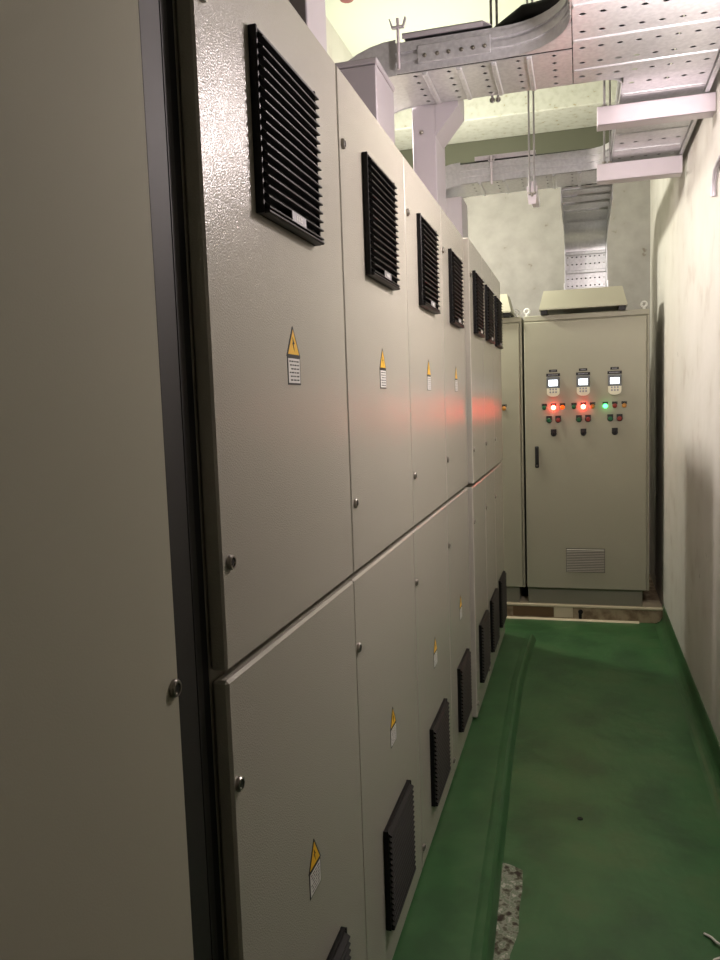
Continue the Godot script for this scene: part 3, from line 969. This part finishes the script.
	rod("hanger_rod", "hanger rod at the free end of the grey strut, the outer of two", 0.122, -4.245, 2.60, CEIL_Y)
	rod("hanger_rod", "hanger rod at the free end of the grey strut, the inner of two", 0.150, -4.245, 2.60, CEIL_Y)
	rod("hanger_rod", "hanger rod at the free end of the pale strut", 0.10, -3.44, 2.60, CEIL_Y)
	tray_clamp("steel clamp gripping the rim of the nearer cross tray", -0.612, -2.857, 2.628, 2.80, 0.045)
	tray_clamp("steel clamp gripping the rim of the further cross tray", -0.45, -4.380, 2.60, 2.748, 0.03)

	# black power cables in the trays
	var i := 0
	for q in [[-0.10, 0.036, 0.0], [-0.036, 0.036, 0.0], [0.028, 0.036, 0.0], [0.092, 0.036, 0.0], [-0.086, 0.098, 0.0], [-0.023, 0.098, 0.02], [0.040, 0.098, 0.045], [0.103, 0.098, 0.062]]:
		var r: float = 0.31 - q[0]
		var zc: float = -3.03 + q[0]
		var path := [Vector3(-0.88 - q[1], 2.155, zc)]
		path.append_array(arc(Vector3(-0.63, Y - 0.25, zc), Vector3.LEFT, Vector3.UP, 0.25 + q[1], 0, 90, 12))
		var cx: float = 0.132 - q[0] - r
		path.append(Vector3(-0.28, Y + q[1], zc))
		path.append_array(arc(Vector3(cx, Y + q[1] + q[2], zc + r), Vector3.FORWARD, Vector3.RIGHT, r, 0, 90, 10))
		path.append(Vector3(0.132 - q[0], Y + q[1] + q[2], 0.9))
		cable(path, "thick black power cable lying in the nearer cross tray and turning into the long tray", "black cables in the nearer cross tray", 0.030)
		i += 1
	for q in [[-0.07, 0.033], [0.0, 0.033], [0.065, 0.033], [-0.035, 0.094], [0.075, 0.098]]:
		var r: float = 0.24 - q[0]
		var zc: float = -4.52 + q[0]
		var path := [Vector3(-0.88 - q[1], 2.155, zc)]
		path.append_array(arc(Vector3(-0.63, Y - 0.25, zc), Vector3.LEFT, Vector3.UP, 0.25 + q[1], 0, 90, 12))
		path.append_array(arc(Vector3(0.30 - q[0] - r, Y + q[1], zc + r), Vector3.FORWARD, Vector3.RIGHT, r, 0, 90, 10))
		path.append(Vector3(0.36 - q[0], Y + q[1], -3.45))
		path.append(Vector3(0.36 - q[0], Y + q[1], 0.9))
		cable(path, "thick black power cable lying in the further cross tray and turning into the long tray", "black cables in the further cross tray", 0.029)

func drop_cables() -> void:
	for x in [-0.055, 0.0, 0.055, 0.11]:
		var p := [Vector3(x, TRAY_Y + 0.032, -4.72), Vector3(x, TRAY_Y + 0.032, -5.56)]
		var q := arc(Vector3(x, TRAY_Y - 0.194, -5.56), Vector3.UP, Vector3.FORWARD, 0.222, 0, 90, 8)
		q.remove_at(0)
		p.append_array(q)
		p.append(Vector3(x, 1.996, -5.782))
		cable(p, "black cable lying in the drop tray behind the control cabinet hood", "black cables in the drop tray", 0.026)

func cable(path: Array, label: String, group: String, r: float) -> void:
	var st := mb()
	tube(st, path, r, 10)
	var o := obj("power_cable", st.commit(), M.rubber)
	tag(o, label, "cable", group)

func riser(label: String, lo: Vector3, hi: Vector3, lid: bool, flare := false) -> void:
	var t := thing("cable_riser", label, "cable duct", Vector3((lo.x + hi.x) * 0.5, lo.y, (lo.z + hi.z) * 0.5), "sheet-metal cable risers on the cabinet row")
	var h := (hi - lo) * 0.5
	var H := hi.y - lo.y
	obj("duct", boxm(Vector3(-h.x, 0, -h.z), Vector3(h.x, H - (0.02 if lid else 0.0), h.z), 0.003), M.duct, t)
	if lid:
		obj("lid", boxm(Vector3(-h.x - 0.004, H - 0.018, -h.z - 0.004), Vector3(h.x + 0.004, H, h.z + 0.004), 0.003), M.duct, t)
	if flare:
		var st := mb()
		prism(st, [Vector3(h.x, H - 0.18, h.z), Vector3(h.x + 0.09, H - 0.075, h.z), Vector3(h.x + 0.09, H, h.z), Vector3(h.x, H, h.z)], Vector3(0, 0, -0.18))
		obj("gusset", st.commit(), M.duct, t)
		bolts(t, [Vector3(-0.01, H - 0.16, h.z)], Vector3.BACK, 0.006)

func strut(label: String, lo: Vector3, hi: Vector3) -> void:
	var t := thing("steel_strut", label, "bracket", Vector3(lo.x, lo.y, lo.z), "steel struts under the long tray")
	var s := hi - lo
	var st := mb()
	box(st, Vector3(0, 0, s.z - 0.003), Vector3(s.x, s.y, s.z), 0.001)
	box(st, Vector3(0, 0, 0), Vector3(s.x, 0.003, s.z), 0.001)
	box(st, Vector3(0, s.y - 0.003, 0), Vector3(s.x, s.y, s.z), 0.001)
	box(st, Vector3(0, 0, 0), Vector3(s.x, 0.018, 0.003), 0.001)
	box(st, Vector3(0, s.y - 0.018, 0), Vector3(s.x, s.y, 0.003), 0.001)
	obj("channel", st.commit(), M.strut, t)
	obj("end_cap", boxm(Vector3(-0.003, 0, 0), Vector3(0.002, s.y, s.z), 0.001), M.strut, t)

func tray_clamp(label: String, x: float, z: float, y0: float, y1: float, w: float) -> void:
	var t := thing("tray_clamp", label, "clamp", Vector3(x, y0, z), "clamps on the tray rims")
	var st := mb()
	tube(st, [Vector3(0, 0, 0.006), Vector3(0, y1 - y0, 0.006)], 0.0055, 8)
	obj("rod", st.commit(), M.strut, t)
	st = mb()
	var h := y1 - y0
	box(st, Vector3(-w * 0.5, h - 0.035, 0.0), Vector3(w * 0.5, h - 0.027, 0.016), 0.002)
	for s in [-1.0, 1.0]:
		prism(st, [Vector3(s * w * 0.5, h - 0.03, 0.0), Vector3(s * (w * 0.5 + 0.008), h - 0.002, 0.0), Vector3(s * (w * 0.5 + 0.004), h - 0.002, 0.0), Vector3(s * (w * 0.5 - 0.006), h - 0.03, 0.0)], Vector3(0, 0, 0.015))
	obj("jaw", st.commit(), M.duct, t)

# ---------------------------------------------------------------- lamps
func bulkhead(called: String, label: String, base: Vector3, out: Vector3, r: float, bm: Material, energy: float, col: Color, arm := 0.0) -> Node3D:
	var t := thing(called, label, "lamp", base)
	var st := mb()
	lathe(st, [Vector2(0.0, 0.0), Vector2(r * 1.1, 0.0), Vector2(r * 1.1, 0.02), Vector2(r * 0.9, 0.03), Vector2(0.0, 0.03)], Vector3.ZERO, out, 20)
	obj("base_plate", st.commit(), M.strut, t)
	if arm > 0.0:
		st = mb()
		tube(st, [out * 0.02, out * (arm + 0.03)], 0.012, 10)
		obj("arm", st.commit(), M.strut, t)
	st = mb()
	var prof := []
	for i in 11:
		var a := PI * i / 10.0
		prof.append(Vector2(sin(a) * r * 0.85, arm + 0.03 + r * 0.85 * (1.0 - cos(a))))
	lathe(st, prof, Vector3.ZERO, out, 20)
	obj("glass_globe", st.commit(), bm, t)
	var om := OmniLight3D.new()
	om.name = "lamp_light"
	om.position = out * (arm + 0.03 + r * 0.85)
	om.light_color = col
	om.light_energy = energy
	om.light_size = r * 0.8
	om.omni_range = 12.0
	om.omni_attenuation = 2.0
	om.shadow_enabled = true
	t.add_child(om)
	return t

func build_lamps() -> void:
	var w := bulkhead("wall_lamp", "round glowing bulkhead lamp fixed to the aisle wall just below the long tray", Vector3(WALL_X, 2.30, -2.26), Vector3.LEFT, 0.05, M.bulb, 1.5, Color(1.0, 0.94, 0.93), 0.035)
	obj("added_shield", boxm(Vector3(-0.130, -0.16, 0.056), Vector3(0.0, 0.16, 0.060), 0.001), M.duct, w)  # added plate out of view, cuts this lamp off the big near cabinet
	bulkhead("bracket_lamp", "round glowing lamp on a wall bracket over the far end of the row", Vector3(LEFT_X, 2.66, -5.12), Vector3.RIGHT, 0.06, M.bulb2, 2.2, Color(1.0, 0.99, 0.93), 0.43)
	var b := bulkhead("bracket_lamp", "glowing lamp with an added metal shade, on a wall bracket over the row's middle", Vector3(LEFT_X, 2.66, -3.5), Vector3.RIGHT, 0.05, M.bulb, 3.2, Color(1.0, 0.955, 0.93), 0.43)
	var sh := mb()
	lathe(sh, [Vector2(0.112, -0.008), Vector2(0.108, 0.004), Vector2(0.05, 0.062), Vector2(0.0, 0.066)], Vector3(0.50, 0, 0), Vector3.UP, 24)
	lathe(sh, [Vector2(0.0, 0.062), Vector2(0.048, 0.058), Vector2(0.112, -0.008)], Vector3(0.50, 0, 0), Vector3.UP, 24)
	obj("shade", sh.commit(), M.duct, b)  # unseen shade, added and shaped to cut upward and level light
	obj("added_shield", boxm(Vector3(0.40, -0.16, -0.074), Vector3(0.58, 0.02, -0.070), 0.001), M.duct, b)  # added plate, keeps this lamp from striking the control cabinet fronts
	# bent conduit that feeds the aisle lamp
	var st := mb()
	tube(st, [Vector3(WALL_X - 0.012, 2.30, -2.49), Vector3(WALL_X - 0.012, 2.30, -3.26), Vector3(WALL_X - 0.012, 2.29, -3.33), Vector3(WALL_X - 0.012, 2.25, -3.37), Vector3(WALL_X - 0.012, 2.20, -3.37)], 0.010, 8)
	var c := obj("conduit", st.commit(), M.duct)
	tag(c, "short bent grey conduit on the aisle wall beside the lamp", "conduit")

# ---------------------------------------------------------------- sprinklers, floor marks, wire
func build_small_things() -> void:
	for q in [[-0.965, -3.46, "red-brown sprinkler head on the ceiling near the first cable riser"], [-0.25, -3.30, "red-brown sprinkler head on the ceiling above the nearer cross tray"]]:
		var t := thing("sprinkler_head", q[2], "sprinkler", Vector3(q[0], CEIL_Y, q[1]), "")
		var st := mb()
		tube(st, [Vector3(0, 0, 0), Vector3(0, -0.50, 0)], 0.017, 10)
		obj("drop_pipe", st.commit(), M.copper, t)
		st = mb()
		lathe(st, [Vector2(0.0, -0.60), Vector2(0.03, -0.60), Vector2(0.03, -0.592), Vector2(0.009, -0.59), Vector2(0.009, -0.55), Vector2(0.024, -0.54), Vector2(0.024, -0.50), Vector2(0.0, -0.50)], Vector3.ZERO, Vector3.UP, 12)
		obj("deflector", st.commit(), M.copper, t)
	# worn patch where the paint is gone, next to the plinth
	var fl: Node = get_node("floor")
	var st := mb()
	var out := []
	var pts := [Vector2(-0.262, -2.43), Vector2(-0.225, -2.42), Vector2(-0.19, -2.40), Vector2(-0.183, -2.30), Vector2(-0.186, -2.2), Vector2(-0.180, -2.1), Vector2(-0.190, -2.0), Vector2(-0.184, -1.9), Vector2(-0.192, -1.78), Vector2(-0.23, -1.75), Vector2(-0.24, -1.85), Vector2(-0.238, -1.98), Vector2(-0.244, -2.1), Vector2(-0.254, -2.25)]
	for p in pts:
		out.append(Vector3(p.x + rng.randf_range(-0.004, 0.004), FLOOR_Y, p.y))
	var c := Vector3(-0.215, FLOOR_Y + 0.004, -2.1)
	for i in out.size():
		var a: Vector3 = out[i]
		var b: Vector3 = out[(i + 1) % out.size()]
		tri(st, c, a + Vector3(0, 0.002, 0), b + Vector3(0, 0.002, 0), Vector3.UP, Vector3.UP, Vector3.UP)
	obj("worn_patch", st.commit(), M.patch, fl)
	st = mb()
	lathe(st, [Vector2(0.010, 0.0), Vector2(0.010, 0.003), Vector2(0.005, 0.003), Vector2(0.004, 0.0015), Vector2(0.0, 0.0015)], Vector3(-0.012, FLOOR_Y, -2.757), Vector3.UP, 10)
	obj("anchor_hole", st.commit(), M.gasket, fl)
	# scuffs on the aisle wall
	var wr: Node = get_node("wall_right")
	for q in [[1.648, -4.605, 0.035, 0.9], [0.746, -3.54, 0.045, 0.6], [0.62, -3.75, 0.02, 1.2]]:
		st = mb()
		var dz: float = q[2] * cos(q[3])
		var dy: float = q[2] * sin(q[3])
		prism(st, [Vector3(WALL_X, q[0], q[1]), Vector3(WALL_X, q[0] + dy * 0.5 + 0.003, q[1] - dz * 0.5), Vector3(WALL_X, q[0] + dy, q[1] - dz), Vector3(WALL_X, q[0] + dy * 0.5 - 0.003, q[1] - dz * 0.5)], Vector3(-0.0006, 0, 0))
		obj("scuff_mark", st.commit(), M.plinth_grey, wr)
	# white wire offcut lying by the skirting
	st = mb()
	tube(st, [Vector3(0.318, FLOOR_Y + 0.004, -2.205), Vector3(0.335, FLOOR_Y + 0.006, -2.19), Vector3(0.342, FLOOR_Y + 0.012, -2.165), Vector3(0.360, FLOOR_Y + 0.010, -2.15), Vector3(0.385, FLOOR_Y + 0.004, -2.16), Vector3(0.41, FLOOR_Y + 0.004, -2.12)], 0.004, 6)
	tube(st, [Vector3(0.405, FLOOR_Y + 0.004, -2.13), Vector3(0.365, FLOOR_Y + 0.005, -2.125), Vector3(0.330, FLOOR_Y + 0.006, -2.10), Vector3(0.31, FLOOR_Y + 0.004, -2.07), Vector3(0.28, FLOOR_Y + 0.004, -2.08)], 0.004, 6)
	var w := obj("wire_offcut", st.commit(), M.wire)
	tag(w, "curled white wire offcut lying on the green floor", "wire")
